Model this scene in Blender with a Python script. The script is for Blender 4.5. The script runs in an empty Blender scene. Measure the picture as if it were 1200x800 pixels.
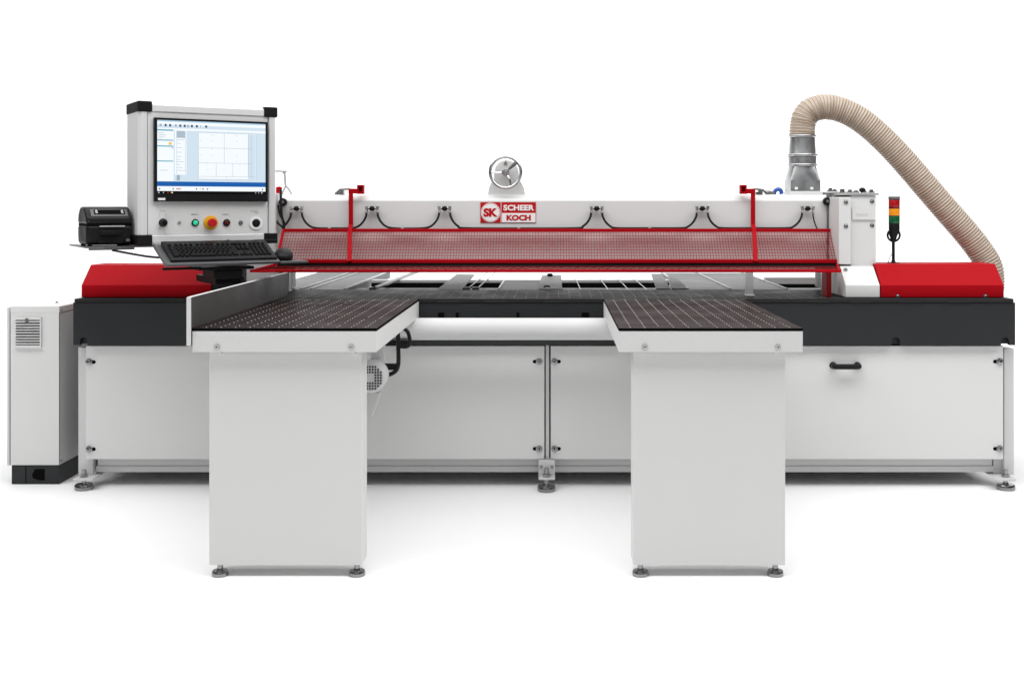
import bpy, bmesh, math, random
from mathutils import Vector, Matrix
random.seed(7)
S = bpy.context.scene
COL = S.collection
PI = math.pi
F, CX, CY, CD, CH = 1300.0, 650.0, 240.0, 5.44, 1.39     # lens and camera of the photograph (1200 px wide)
def X(px, Y): return (px - CX) * (Y + CD) / F
def Z(py, Y): return CH - (py - CY) * (Y + CD) / F
def P(px, py, Y): return Vector((X(px, Y), Y, Z(py, Y)))

# ------------------------------------------------------------------ materials
def mat(name, col, rough=.5, metal=0., bump=0., bscale=300., var=0., vscale=3., rvar=0., emit=None, coat=0., spec=.5, trans=0.):
    m = bpy.data.materials.new(name); m.use_nodes = True
    nt = m.node_tree; b = nt.nodes['Principled BSDF']
    b.inputs['Base Color'].default_value = (*col, 1); b.inputs['Roughness'].default_value = rough
    b.inputs['Metallic'].default_value = metal; b.inputs['Coat Weight'].default_value = coat
    b.inputs['Specular IOR Level'].default_value = spec
    b.inputs['Transmission Weight'].default_value = trans
    tc = nt.nodes.new('ShaderNodeTexCoord')
    if var or rvar:
        n = nt.nodes.new('ShaderNodeTexNoise'); n.inputs['Scale'].default_value = vscale; n.inputs['Detail'].default_value = 6
        nt.links.new(tc.outputs['Object'], n.inputs['Vector'])
        if var:
            r = nt.nodes.new('ShaderNodeMix'); r.data_type = 'RGBA'
            r.inputs[6].default_value = (*[c * (1 - var) for c in col], 1)
            r.inputs[7].default_value = (*[min(1, c * (1 + var)) for c in col], 1)
            nt.links.new(n.outputs['Fac'], r.inputs[0]); nt.links.new(r.outputs[2], b.inputs['Base Color'])
        if rvar:
            q = nt.nodes.new('ShaderNodeMapRange'); q.inputs[3].default_value = rough - rvar; q.inputs[4].default_value = rough + rvar
            q.inputs[1].default_value = .3; q.inputs[2].default_value = .7
            nt.links.new(n.outputs['Fac'], q.inputs[0]); nt.links.new(q.outputs[0], b.inputs['Roughness'])
    if bump:
        n2 = nt.nodes.new('ShaderNodeTexNoise'); n2.inputs['Scale'].default_value = bscale; n2.inputs['Detail'].default_value = 3
        nt.links.new(tc.outputs['Object'], n2.inputs['Vector'])
        bp = nt.nodes.new('ShaderNodeBump'); bp.inputs['Strength'].default_value = bump; bp.inputs['Distance'].default_value = .002
        nt.links.new(n2.outputs['Fac'], bp.inputs['Height']); nt.links.new(bp.outputs['Normal'], b.inputs['Normal'])
    if emit:
        b.inputs['Emission Color'].default_value = (*emit[0], 1); b.inputs['Emission Strength'].default_value = emit[1]
    return m
def glow(name, col, s=1.0):
    return mat(name, tuple(c * .05 for c in col), .25, emit=(col, s), spec=.2)

M = dict(
    white=mat('white powder coat', (.665, .665, .66), .45, bump=.12, bscale=420, var=.02, vscale=2.5, rvar=.06, spec=.15),
    white2=mat('light grey powder coat', (.58, .58, .58), .45, bump=.12, bscale=420, var=.025, rvar=.06, spec=.25),
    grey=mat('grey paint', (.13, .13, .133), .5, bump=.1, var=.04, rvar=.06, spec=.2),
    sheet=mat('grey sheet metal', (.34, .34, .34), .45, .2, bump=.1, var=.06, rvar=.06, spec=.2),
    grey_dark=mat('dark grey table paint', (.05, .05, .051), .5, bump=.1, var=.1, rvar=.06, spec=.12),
    anthracite=mat('anthracite powder coat', (.0195, .0210, .0225), .45, bump=.15, bscale=350, var=.1, rvar=.08, spec=.28),
    black=mat('black plastic', (.010, .010, .011), .36, bump=.1, bscale=500, rvar=.08, vscale=12, spec=.14),
    black_soft=mat('matte black plastic', (.010, .010, .0105), .5, bump=.2, bscale=700, rvar=.08, spec=.10),
    void=mat('dark recess', (.003, .003, .003), .8, spec=.05),
    red=mat('signal red paint', (.37, .003, .008), .5, bump=.1, bscale=400, var=.05, rvar=.05, spec=.06),
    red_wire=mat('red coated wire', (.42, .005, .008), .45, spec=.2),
    shaded_red=mat('red darkened for shade', (.15, .004, .005), .5, spec=.1),  # darkened copy of the red, paints shade on lower mesh and bracket
    phenolic=mat('brown phenolic table', (.0185, .0132, .0132), .42, bump=.12, bscale=260, var=.25, vscale=5, rvar=.08, spec=.03),
    nozzle=mat('steel air nozzle', (.72, .71, .69), .45),
    bedmetal=mat('dark ground metal', (.028, .027, .027), .48, .0, bump=.1, bscale=200, var=.25, vscale=7, rvar=.08, spec=.03),
    steel=mat('brushed steel', (.30, .30, .30), .3, 1., bump=.1, bscale=150, var=.1, rvar=.12, vscale=14),
    footsteel=mat('turned dark steel', (.27, .27, .27), .22, 1., bump=.05, var=.15, rvar=.08, vscale=20),
    chrome=mat('bright zinc plating', (.62, .62, .63), .26, 1., bump=.05, var=.06, rvar=.08, vscale=20),
    galv=mat('galvanised sheet', (.36, .365, .37), .36, .88, bump=.12, bscale=90, var=.18, rvar=.12, vscale=16),
    fence=mat('dark anodised fence', (.062, .060, .058), .45, .2, bump=.08, bscale=120, var=.2, rvar=.08, vscale=6, spec=.2),
    alu=mat('anodised aluminium', (.50, .50, .50), .42, .5, bump=.06, var=.03, rvar=.06),
    profile=mat('pale aluminium profile', (.66, .66, .66), .38, .1, bump=.06, var=.03, rvar=.06),
    tray=mat('grey tray', (.12, .12, .124), .38, .4, var=.08, rvar=.08, spec=.3),
    rubber=mat('black rubber hose', (.010, .010, .011), .4, bump=.1, spec=.25),
    beige=mat('beige flexible plastic', (.47, .39, .315), .36, var=.1, vscale=25, rvar=.08, spec=.45),
    beige2=mat('copper wire rib', (.20, .135, .09), .45, var=.12, vscale=25),
    yellow=mat('yellow plastic', (.72, .38, .004), .4, spec=.3),
    redbtn=mat('red push button', (.48, .006, .010), .32, spec=.4),
    darkred=mat('unlit red lens', (.08, .008, .006), .25, spec=.3),
    green=mat('green lens', (.03, .55, .30), .3, emit=((.05, .8, .42), .22), spec=.3),
    towred=mat('red lamp lens', (.36, .004, .006), .2, spec=.4),
    towgrn=mat('green lamp lens', (.0, .10, .03), .2, spec=.4),
    towamb=mat('amber lamp lens', (.62, .20, .003), .2, emit=((1, .38, .02), .22), spec=.4),
    label=mat('grey print', (.22, .22, .22), .6),
    paper=mat('white print', (.82, .82, .82), .5),
    signred=mat('nameplate red', (.46, .005, .009), .45, spec=.2),
    blue=mat('blue air line', (.01, .07, .35), .4),
    floor=mat('white studio floor', (.93, .93, .93), .75, bump=.03, bscale=60, spec=.2),
    s_bg=glow('screen pale blue', (.62, .74, .84)), s_white=glow('screen white', (.88, .93, .97)), s_blue=glow('screen blue bar', (.012, .11, .40)),
    s_mid=glow('screen toolbar', (.42, .60, .76)), s_grey=glow('screen line grey', (.36, .42, .48)), s_dark=glow('screen dark icon', (.04, .08, .16)),
    s_yel=glow('screen yellow icon', (.85, .55, .06)), s_red=glow('screen red icon', (.6, .05, .03)), s_teal=glow('screen list bar', (.16, .42, .55)),
)

# ------------------------------------------------------------------ mesh builder
class MB:
    def __init__(s): s.bm = bmesh.new(); s.mi = 0
    def _f(s, vs):
        try:
            f = s.bm.faces.new(vs); f.material_index = s.mi; return f
        except ValueError: return None
    def box(s, x0, x1, y0, y1, z0, z1, T=None):
        x0, x1 = sorted((x0, x1)); y0, y1 = sorted((y0, y1)); z0, z1 = sorted((z0, z1))
        c = [(x0,y0,z0),(x1,y0,z0),(x1,y1,z0),(x0,y1,z0),(x0,y0,z1),(x1,y0,z1),(x1,y1,z1),(x0,y1,z1)]
        v = [s.bm.verts.new(T @ Vector(p) if T else p) for p in c]
        for q in ((0,3,2,1),(4,5,6,7),(0,1,5,4),(1,2,6,5),(2,3,7,6),(3,0,4,7)): s._f([v[i] for i in q])
        return s
    def prism(s, poly, axis, a, b, T=None):       # poly: list of 2-D points; axis x: (y,z), y: (x,z), z: (x,y)
        def mk(p, t):
            q = {'x': (t, p[0], p[1]), 'y': (p[0], t, p[1]), 'z': (p[0], p[1], t)}[axis]
            return T @ Vector(q) if T else Vector(q)
        A = [s.bm.verts.new(mk(p, a)) for p in poly]; B = [s.bm.verts.new(mk(p, b)) for p in poly]
        fs = [s._f(A), s._f(B[::-1])]
        n = len(poly)
        for i in range(n): fs.append(s._f([A[i], B[i], B[(i+1) % n], A[(i+1) % n]]))
        bmesh.ops.recalc_face_normals(s.bm, faces=[f for f in fs if f])
        return s
    def cyl(s, p0, p1, r0, r1=None, seg=20, caps=True):
        p0, p1 = Vector(p0), Vector(p1); r1 = r0 if r1 is None else r1
        d = (p1 - p0).normalized(); u = d.orthogonal().normalized(); w = d.cross(u)
        A, B = [], []
        for i in range(seg):
            t = 2*PI*i/seg; o = u*math.cos(t) + w*math.sin(t)
            A.append(s.bm.verts.new(p0 + o*r0)); B.append(s.bm.verts.new(p1 + o*r1))
        for i in range(seg): s._f([A[i], A[(i+1) % seg], B[(i+1) % seg], B[i]])
        if caps: s._f(A[::-1]); s._f(B)
        return s
    def lathe(s, p0, d, prof, seg=28, a0=0., a1=2*PI):           # prof: (distance along d, radius)
        p0, d = Vector(p0), Vector(d).normalized(); u = d.orthogonal().normalized(); w = d.cross(u)
        R = []
        for (h, r) in prof:
            R.append([s.bm.verts.new(p0 + d*h + (u*math.cos(2*PI*i/seg) + w*math.sin(2*PI*i/seg))*max(r, 1e-5)) for i in range(seg)])
        for a, b in zip(R, R[1:]):
            for i in range(seg): s._f([a[i], a[(i+1) % seg], b[(i+1) % seg], b[i]])
        s._f(R[0][::-1]); s._f(R[-1])
        return s
    def tube(s, pts, r, seg=8, closed=False, rf=None, mf=None):
        pts = [Vector(p) for p in pts]; n = len(pts); R = []; u = None
        for i, p in enumerate(pts):
            a = pts[i-1] if (i or closed) else p; b = pts[(i+1) % n] if (i < n-1 or closed) else p
            d = (b - a).normalized()
            if u is None: u = d.orthogonal().normalized()
            u = (u - d*u.dot(d)).normalized(); w = d.cross(u)
            rr = rf(i) if rf else r
            R.append([s.bm.verts.new(p + (u*math.cos(2*PI*k/seg) + w*math.sin(2*PI*k/seg))*rr) for k in range(seg)])
        for i in range(n if closed else n-1):
            a, b = R[i], R[(i+1) % n]
            if mf: s.mi = mf(i)
            for k in range(seg): s._f([a[k], a[(k+1) % seg], b[(k+1) % seg], b[k]])
        if not closed: s._f(R[0][::-1]); s._f(R[-1])
        return s
    def bar(s, p0, p1, w, h, up=(0,0,1)):         # rectangular bar
        p0, p1 = Vector(p0), Vector(p1); d = (p1-p0).normalized(); a = d.cross(Vector(up)).normalized(); b = a.cross(d)
        v = [s.bm.verts.new(p + a*sx*w/2 + b*sy*h/2) for p in (p0, p1) for sx, sy in ((-1,-1),(1,-1),(1,1),(-1,1))]
        fs = [s._f([v[i] for i in q]) for q in ((3,2,1,0),(4,5,6,7),(0,1,5,4),(1,2,6,5),(2,3,7,6),(3,0,4,7))]
        return s
    def ell(s, c, rx, ry, rz, seg=20, rings=12, zmin=-1., T=None):
        m = Matrix.Translation(c) @ Matrix.Diagonal((rx, ry, rz, 1))
        if T: m = T @ m
        r = bmesh.ops.create_uvsphere(s.bm, u_segments=seg, v_segments=rings, radius=1)
        for v in r['verts']:
            v.co.z = max(v.co.z, zmin); v.co = m @ v.co
        for f in {f for v in r['verts'] for f in v.link_faces}: f.material_index = s.mi
        return s
    def text(s, body, T, height, width=None, bold=.0, depth=.0006):
        cu = bpy.data.curves.new('lettering', 'FONT'); cu.body = body; cu.size = 1; cu.offset = bold; cu.extrude = .01
        cu.align_x = 'LEFT'; cu.resolution_u = 3
        o = bpy.data.objects.new('lettering', cu); COL.objects.link(o)
        dg = bpy.context.evaluated_depsgraph_get(); me = o.evaluated_get(dg).to_mesh()
        xs = [v.co.x for v in me.vertices]; ys = [v.co.y for v in me.vertices]
        x0, x1, y0, y1 = min(xs), max(xs), min(ys), max(ys)
        ky = height/(y1-y0); kx = (width/(x1-x0)) if width else ky
        vs = [s.bm.verts.new(T @ Vector(((v.co.x-(x0+x1)/2)*kx, (v.co.y-(y0+y1)/2)*ky, v.co.z/.01*depth))) for v in me.vertices]
        for p in me.polygons: s._f([vs[i] for i in p.vertices])
        o.evaluated_get(dg).to_mesh_clear(); bpy.data.objects.remove(o); bpy.data.curves.remove(cu)
        return s
WM = {}
def obj(name, mb, mats, parent=None, bev=.002, seg=2, local=False, angle=35, kind=None, label=None):
    me = bpy.data.meshes.new(name)
    if parent is not None and not local: mb.bm.transform(WM[parent.name].inverted())
    bmesh.ops.recalc_face_normals(mb.bm, faces=mb.bm.faces[:])
    mb.bm.to_mesh(me); mb.bm.free()
    for m in (mats if isinstance(mats, (list, tuple)) else [mats]): me.materials.append(M[m])
    me.shade_smooth(); me.set_sharp_from_angle(angle=math.radians(angle))
    o = bpy.data.objects.new(name, me); COL.objects.link(o)
    if parent is not None: o.parent = parent; WM[o.name] = WM[parent.name]
    else: WM[o.name] = Matrix.Identity(4)
    if bev:
        b = o.modifiers.new('Bevel', 'BEVEL'); b.width = bev; b.segments = seg; b.limit_method = 'ANGLE'; b.angle_limit = math.radians(40); b.harden_normals = True
    if kind: o['kind'] = kind
    if label: o['label'] = label
    return o
def thing(name, label, cat, mtx, group=None):
    o = bpy.data.objects.new(name, None); COL.objects.link(o); o.empty_display_size = .1
    if not isinstance(mtx, Matrix): mtx = Matrix.Translation(mtx)
    o.matrix_world = mtx; WM[o.name] = mtx.copy()
    o['label'] = label; o['category'] = cat
    if group: o['group'] = group
    return o
def arc(c, r, a0, a1, n, plane='xz'):
    out = []
    for i in range(n+1):
        t = math.radians(a0 + (a1-a0)*i/n); a, b = r*math.cos(t), r*math.sin(t)
        out.append(Vector(c) + (Vector((a, 0, b)) if plane == 'xz' else Vector((a, b, 0)) if plane == 'xy' else Vector((0, a, b))))
    return out
def spline(pts, n=10):
    pts = [Vector(p) for p in pts]; q = [pts[0]*2-pts[1]] + pts + [pts[-1]*2-pts[-2]]; out = []
    for i in range(1, len(q)-2):
        p0, p1, p2, p3 = q[i-1:i+3]
        for k in range(n):
            t = k/n
            out.append(.5*((2*p1) + (p2-p0)*t + (2*p0-5*p1+4*p2-p3)*t*t + (3*p1-p0-3*p2+p3)*t**3))
    out.append(pts[-1]); return out

# ------------------------------------------------------------------ setting: seamless white studio sweep
def build_setting():
    m = MB(); prof = [(-12, 0), (7.0, 0)] + [(7.0 + 2.5*math.sin(math.radians(a)), 2.5 - 2.5*math.cos(math.radians(a))) for a in range(6, 91, 6)] + [(9.5, 9)]
    L = [m.bm.verts.new((-16, y, z)) for y, z in prof]; R = [m.bm.verts.new((16, y, z)) for y, z in prof]
    for i in range(len(prof)-1): m._f([L[i], R[i], R[i+1], L[i+1]])
    obj('floor', m, 'floor', bev=0, kind='structure', angle=60)
build_setting()

# ------------------------------------------------------------------ shared pieces
TOP = .932
def screw_head(x, y, z, r=.009, d=(0,-1,0), parent=None, name='screw', m='steel'):
    b = MB(); p = Vector((x, y, z)); d = Vector(d)
    b.lathe(p, d, [(-.002, r*1.25), (.0012, r*1.25), (.0015, r*.85), (.005, r*.8), (.0065, r*.55)], 16)
    b.mi = 1
    b.lathe(p + d*.0064, d, [(0, r*.32), (.0006, r*.32)], 6)
    return obj(name, b, [m, 'void'], parent, bev=0)
def slot_screw(x, z, parent, left):
    b = MB(); s = -1 if left else 1
    pts = arc((x, 0, z), .0085, 90, 270, 8) + arc((x + .024*1, 0, z), .0085, -90, 90, 8)
    if left: pts = [Vector((2*x - p.x, 0, p.z)) for p in pts]
    b.mi = 1; b.prism([(p.x, p.z) for p in pts], 'y', -.0015, .004)
    b.mi = 0; c = Vector((x, -.002, z))
    b.lathe(c, (0,-1,0), [(0, .0165), (.003, .0165), (.0034, .0125), (.009, .012), (.011, .009)], 20)
    b.mi = 1; b.lathe(c + Vector((0,-.0108,0)), (0,-1,0), [(0, .0042), (.0006, .0042)], 6)
    obj('knob_screw', b, ['steel', 'void'], parent, bev=0)
def foot(x, y, zplate, parent, r=.044, h=.026, stub=.035):
    b = MB()
    b.lathe((x, y, 0), (0,0,1), [(0, r*.95), (.004, r), (h-.005, r), (h, r*.92), (h+.001, .015), (h+.008, .013)], 30)
    b.cyl((x, y, h), (x, y, zplate+stub), .0105, seg=14)
    if stub > .01: b.lathe((x, y, zplate+.0005), (0,0,1), [(0, .019), (.012, .019)], 6)
    obj('levelling_foot', b, 'footsteel', parent, bev=0)

# ================================================================== PANEL SAW
saw = thing('panel_saw', 'long white panel saw with red end covers and red mesh guard over its dark bed', 'panel saw', (0, .3, 0))
def build_base():
    # dark bed with arch notches along its lower edge
    x0, x1 = X(85.5, -.03), X(1190, -.03); zb, zt = Z(404.5, -.03), .914
    b = MB()
    def notch(cx, w=.026, h=.045): return [(cx-w/2, zb), (cx-w/2, zb+h-w/2)] + [(cx + w/2*math.cos(math.radians(a)), zb+h-w/2 + w/2*math.sin(math.radians(a))) for a in range(150, 0, -30)] + [(cx+w/2, zb+h-w/2), (cx+w/2, zb)]
    poly = [(x0, zb)]
    for px in (98, 1050, 1178): poly += notch(X(px, -.03), .04 if px != 98 else .036, .04)
    poly += [(x1, zb), (x1, zt), (x0, zt)]
    b.prism(poly, 'y', -.03, -.005)
    b.box(x0+.004, x1-.004, -.004, .95, zb+.004, zt-.002)
    bed = obj('machine_bed', b, 'anthracite', saw, bev=.003)
    # small sockets in the bed front, between the tables
    for px, w in ((517, .03), (536, .014), (607, .014), (686, .036)):
        b = MB(); c = X(px, -.03); z = Z(369.5, -.03); b.box(c-w/2, c+w/2, -.0345, -.031, z-.016, z+.014)
        obj('socket_slot', b, 'void', bed, bev=.001)
    # machined bed top
    b = MB(); b.box(x0+.01, x1-.012, -.036, .56, .915, TOP); b.mi = 1
    for px in (700, 727, 755, 790, 820, 850, 885, 930, 955):
        pass
    for i in range(-24, 30):
        xx = i*.0545 + .02
        for j in range(10):
            y = .02 + j*.0545
            if -1.33 < xx < 1.35: b.lathe((xx, y, TOP), (0,0,1), [(0, .0019), (.0006, .0014)], 6)
    obj('bed_top', b, ['bedmetal', 'nozzle'], saw, bev=.002)
    for px in (525, 580, 650, 960, 1010, 1068, 1125):
        b = MB(); c = X(px, -.04); b.prism([(c-.06, .9155), (c+.06, .9155), (c+.045, .9245), (c-.045, .9245)], 'y', -.0385, -.0362)
        obj('bed_slot_cover', b, 'anthracite', saw, bev=0)
    # dark backing box added behind the panels so the gaps look dark
    b = MB(); b.box(X(100, 0), X(1180, 0), .07, .95, .12, zb+.002)
    obj('base_backing', b, 'grey', saw)
    # access panels
    zp0, zp1 = Z(538, 0), Z(404, 0) - .004
    spans = ((100.4, 334), (336, 638), (645.3, 830), (832, 1176))
    for i, (a, c) in enumerate(spans):
        b = MB(); b.box(X(a, 0), X(c, 0), 0, .022, zp0, zp1)
        p = obj('access_panel', b, 'white', saw, bev=.004, seg=3)
        for py in (424, 526):
            if i == 0: slot_screw(X(104.5, 0), Z(py, 0), p, False)
            if i == 1: slot_screw(X(632, 0), Z(py-.5, 0), p, True)
            if i == 2: slot_screw(X(649.5, 0), Z(py-.5, 0), p, False)
            if i == 3: slot_screw(X(1171.5, 0), Z(py-.5, 0), p, True)
        if i == 3:
            p['label'] = 'right white access panel with a black bow handle'
            hb = MB(); z = Z(428, 0)
            xs0, xs1 = X(976, 0), X(1004.5, 0)
            hb.tube(spline([(xs0, -.001, z), (xs0, -.03, z), (xs0+.015, -.042, z), (xs1-.015, -.042, z), (xs1, -.03, z), (xs1, -.001, z)], 6), .0135, 14)
            [hb.lathe((xx, 0, z), (0,-1,0), [(0, .0175), (.008, .0175), (.014, .014)], 18) for xx in (xs0, xs1)]
            obj('handle', hb, 'black', p, bev=.002)
    # base rail, stepped
    b = MB(); xa, xb = X(112, .04), X(1166, .04)
    b.box(xa, xb, .045, .12, Z(553, .045), Z(545.6, .045)); b.box(xa+.006, xb-.01, .048, .12, Z(545.6, .045)+.0005, Z(536, .045))
    obj('base_rail', b, 'white2', saw, bev=.003)
    # posts with plates and feet
    zp = .048
    b = MB()
    b.box(X(91.6, .024), X(108.8, .024), .024, .10, zp+.013, Z(407, .02))
    b.prism([(X(85.3, -.05), zp), (X(105.6, -.05), zp), (X(108.6, -.05), zp+.004), (X(108.6, -.05), zp+.0125), (X(85.3, -.05), zp+.0125)], 'y', -.05, .10)
    b.prism([(.024, zp+.0128), (.10, zp+.0128), (.10, .115), (.085, .115)], 'x', X(108.9, .024), X(110.5, .024))
    p = obj('frame_post', b, 'white2', saw, bev=.003); foot(X(98.5, -.012), -.012, zp+.013, p)  # grey coat paints the shading that sets the post off from the panel
    zm = Z(562, -.06)
    b = MB()
    b.box(X(639.4, .012), X(643.6, .012), .012, .06, .14, Z(399, .012))
    b.box(X(631.2, -.02), X(650.3, -.02), -.02, -.012, zm+.001, Z(538.8, -.02)); b.box(X(631.2, -.02), X(650.3, -.02), -.065, -.0205, zm, zm+.011)
    p = obj('frame_post', b, 'white2', saw, bev=.002); foot(X(640.4, -.042), -.042, zm+.012, p, stub=.042)
    for px in (634, 647): screw_head(X(px, -.02), -.0215, Z(546.5, -.02), .007, parent=p)
    b = MB()
    b.box(X(1176.6, .024), X(1188.4, .024), .024, .10, zp+.013, Z(408, .03)); b.box(X(1164, .05), X(1176, .05), .05, .10, zp+.013, .145)
    b.prism([(X(1171, -.05), zp), (X(1191, -.05), zp), (X(1191, -.05), zp+.0125), (X(1166, -.05), zp+.0125)], 'y', -.05, .10)
    p = obj('frame_post', b, 'white2', saw, bev=.003); foot(X(1178.5, -.012), -.012, zp+.013, p)
    # white link tube between the front tables
    b = MB(); c = (0, -.15, .7985); b.cyl((-.98, c[1], c[2]), (.60, c[1], c[2]), .0525, seg=48)
    obj('link_tube', b, 'white2', saw, bev=0)
build_base()

def build_beam():
    x0, x1 = X(322, .35), X(975.5, .35); zt = 1.4435; zb = 1.065
    b = MB(); b.prism([(.35, zb), (.35, zt-.032), (.376, zt-.006), (.395, zt), (.76, zt), (.76, zb)], 'x', x0, x1)
    beam = obj('pressure_beam', b, 'white', saw, bev=.003)
    # nameplate
    b = MB(); Y = .349; a0, a1, am = X(563, Y), X(628, Y), X(587.2, Y); z0, z1, zm = Z(261, Y), Z(237, Y), Z(249.6, Y)
    b.mi = 0; b.box(a0, a1, Y-.003, Y, z0, z1)
    b.mi = 1
    b.box(am-.0012, am+.0012, Y-.0038, Y-.0029, z0, z1)
    b.box(am+.004, a1-.002, Y-.0038, Y-.0029, z0+.0022, zm-.0004)
    cx, cz, r = (a0+am)/2-.0006, (z0+z1)/2, (z1-z0)/2-.0032
    b.lathe((cx, Y-.0029, cz), (0,-1,0), [(0, r), (.0009, r)], 48)
    b.mi = 0; b.lathe((cx, Y-.0037, cz), (0,-1,0), [(0, r*.93), (.0006, r*.93)], 48)
    b.mi = 1; b.lathe((cx, Y-.0042, cz), (0,-1,0), [(0, r*.895), (.0007, r*.895)], 48)
    T = lambda x, z, y: Matrix.Translation((x, y, z)) @ Matrix.Rotation(PI/2, 4, 'X')
    b.mi = 0; b.text('SK', T(cx, cz-.0005, Y-.0052), (z1-z0)*.43, r*1.5, .06, .0005)
    b.mi = 1; b.text('SCHEER', T((am+a1)/2+.0015, (zm+z1)/2-.0005, Y-.0036), .0300, (a1-am)*.885, .04, .0006)
    b.mi = 0; b.text('KOCH', T((am+a1)/2+.001, (zm+z0)/2+.0008, Y-.0044), .0300, (a1-am)*.70, .055, .0006)
    obj('nameplate', b, ['signred', 'paper'], beam, bev=0)
    # end stop knobs
    for px, py in ((332.8, 237), (967.8, 236)):
        b = MB(); p = P(px, py, .35)
        b.lathe(p, (0,-1,0), [(0, .012), (.012, .012), (.013, .021), (.03, .021), (.033, .017)], 24); b.mi = 1
        b.lathe(p + Vector((.001, -.0335, .001)), (0,-1,0), [(0, .007), (.001, .007)], 12)
        obj('stop_knob', b, ['black', 'steel'], beam, bev=.001)
    # hose connectors
    cxs = (347.3, 436, 521, 699.2, 823, 946.5); Yc = .322
    for px in cxs:
        b = MB(); c = P(px, 244.3, Yc)
        b.ell(c, .0165, .015, .0125); b.cyl(c, c + Vector((0, .03, 0)), .008, seg=12)
        k = obj('hose_connector', b, 'black_soft', beam, bev=0)
        for s in (-1, 1):
            b = MB(); q = P(px + s*6.3, 244, Yc)
            b.cyl(c + Vector((s*.012, 0, .001)), q + Vector((0, 0, .001)), .0065, seg=10)
            b.box(q.x-.008, q.x+.008, Yc-.008, Yc+.008, q.z-.004, q.z+.012)
            b.lathe(q + Vector((0, 0, -.024)), (0,0,1), [(0, .0075), (.004, .0085), (.008, .0085), (.009, .0062), (.021, .0062)], 10)
            obj('elbow_fitting', b, 'chrome', k, bev=.001)
    def hose(pts, r=.0058):
        b = MB(); b.tube(spline([P(*p) for p in pts], 8), r, 10); obj('air_hose', b, 'rubber', beam, bev=0)
    Yh = .318
    def side(x, s): return [(x + s*6.3, 249, Yc), (x + s*7.3, 254, Yh), (x + s*10.5, 260, Yh), (x + s*16, 265, Yh), (x + s*24, 267.3, Yh)]
    for a, c in zip(cxs, cxs[1:]):
        mid = (a + c)/2; sag = random.uniform(-.2, .4)
        hose(side(a, 1) + [(mid, 267.6 + sag, Yh)] + side(c, -1)[::-1])
        if c - a > 80:
            b = MB(); q = P(mid + random.uniform(-8, 8), 267.5 + sag, Yh); b.cyl(q - Vector((.008, 0, 0)), q + Vector((.008, 0, 0)), .0068, seg=10)
            obj('hose_sleeve', b, 'steel', beam, bev=.001)
    hose([(341, 249, Yc), (340.2, 254, Yh), (337, 260, Yh), (332.5, 265, Yh), (327, 263, Yh), (322, 255, .33)])
    hose([(952.6, 249, Yc), (953.2, 255, Yh), (955, 262, Yh), (958, 269, .33)], .0035)
    # black cable loom near the left beam end
    b = MB(); b.tube(spline([P(329, 222, .33), P(329.3, 240, .315), P(330, 252, .315), P(332.5, 262, .32), P(331.5, 268, .33)], 8), .007, 10)
    b.tube(spline([P(326, 240, .33), P(328, 252, .325), P(333, 260, .315), P(333, 268, .325)], 8), .0045, 8)
    obj('cable_loom', b, 'rubber', beam, bev=0)
    # safety relay line above the left end: bent steel pipe with red cap
    b = MB(); b.tube(spline([P(320, 201, .45), P(329, 200.5, .45), P(333.5, 204, .45), P(334.5, 216, .45), P(338, 221, .45), P(342, 227.5, .45)], 8), .0058, 10)
    b.tube(spline([P(334.8, 218, .45), P(332, 224, .45), P(330, 228, .45)], 6), .005, 8)
    b.lathe(P(331.5, 200.5, .45), (1,0,0), [(0, .01), (.02, .01)], 8)
    obj('steel_pipe', b, 'alu', beam, bev=0)
    b = MB(); c = P(327, 223, .40); b.cyl(c + Vector((0,0,-.02)), c + Vector((0,0,.012)), .016, seg=18); b.ell(c + Vector((0,0,.012)), .016, .016, .008)
    obj('red_cap', b, 'red', beam, bev=0)
    # handwheel
    b = MB(); Y = .40; bx = lambda px: X(px, Y); bz = lambda py: Z(py, Y)
    L = [(571.3, 228.6), (572.5, 221), (575, 215), (578.5, 210), (579, 201), (580.5, 195.5), (584, 190.7), (589, 188), (593, 187.4)]
    poly = [(bx(a), bz(c)) for a, c in L] + [(bx(2*593.4-a), bz(c)) for a, c in L[-2::-1]]
    b.prism(poly, 'y', .40, .44)
    b.box(bx(577), bx(610), .44, .60, 1.4437, 1.50)
    obj('wheel_bracket', b, 'white', beam, bev=.004, seg=3)
    b = MB(); b.prism([(bx(590.5), bz(192)), (bx(594.5), bz(192)), (bx(592.5), bz(187.8))], 'y', .392, .3995); obj('pointer', b, 'label', beam, bev=0)
    c = P(592.4, 202, .335); R = .0805
    b = MB(); b.tube(arc(c, R, 0, 352.5, 47), .0088, 12, closed=True)
    w = obj('handwheel', b, 'chrome', saw, bev=0)
    b = MB(); b.lathe(c + Vector((0, .07, 0)), (0,-1,0), [(0, .012), (.05, .012), (.052, .02), (.076, .02), (.08, .016), (.083, .016), (.083, .008), (.088, .006)], 24)
    obj('hub', b, 'chrome', w, bev=0)
    for a in (178, -66):
        d = Vector((math.cos(math.radians(a)), 0, math.sin(math.radians(a)))); q = Vector((-d.z, 0, d.x))
        b = MB(); b.tube(spline([c + d*.014, c + d*.045 + Vector((0, -.006, 0)) + q*.004, c + d*R], 8), .0042 if a > 0 else .0065, 8)
        obj('spoke', b, 'chrome', w, bev=0)
    d = Vector((math.cos(math.radians(42)), 0, math.sin(math.radians(42))))
    b = MB(); b.tube([c + d*.014, c + d*R], .005, 8)
    obj('spoke', b, 'chrome', w, bev=0)
    b = MB(); b.lathe(c + d*.022 + Vector((0, -.012, 0)), d, [(0, .005), (.006, .006), (.03, .0095), (.05, .0105), (.056, .008)], 14)
    obj('grip', b, 'grey', w, bev=0)
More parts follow.
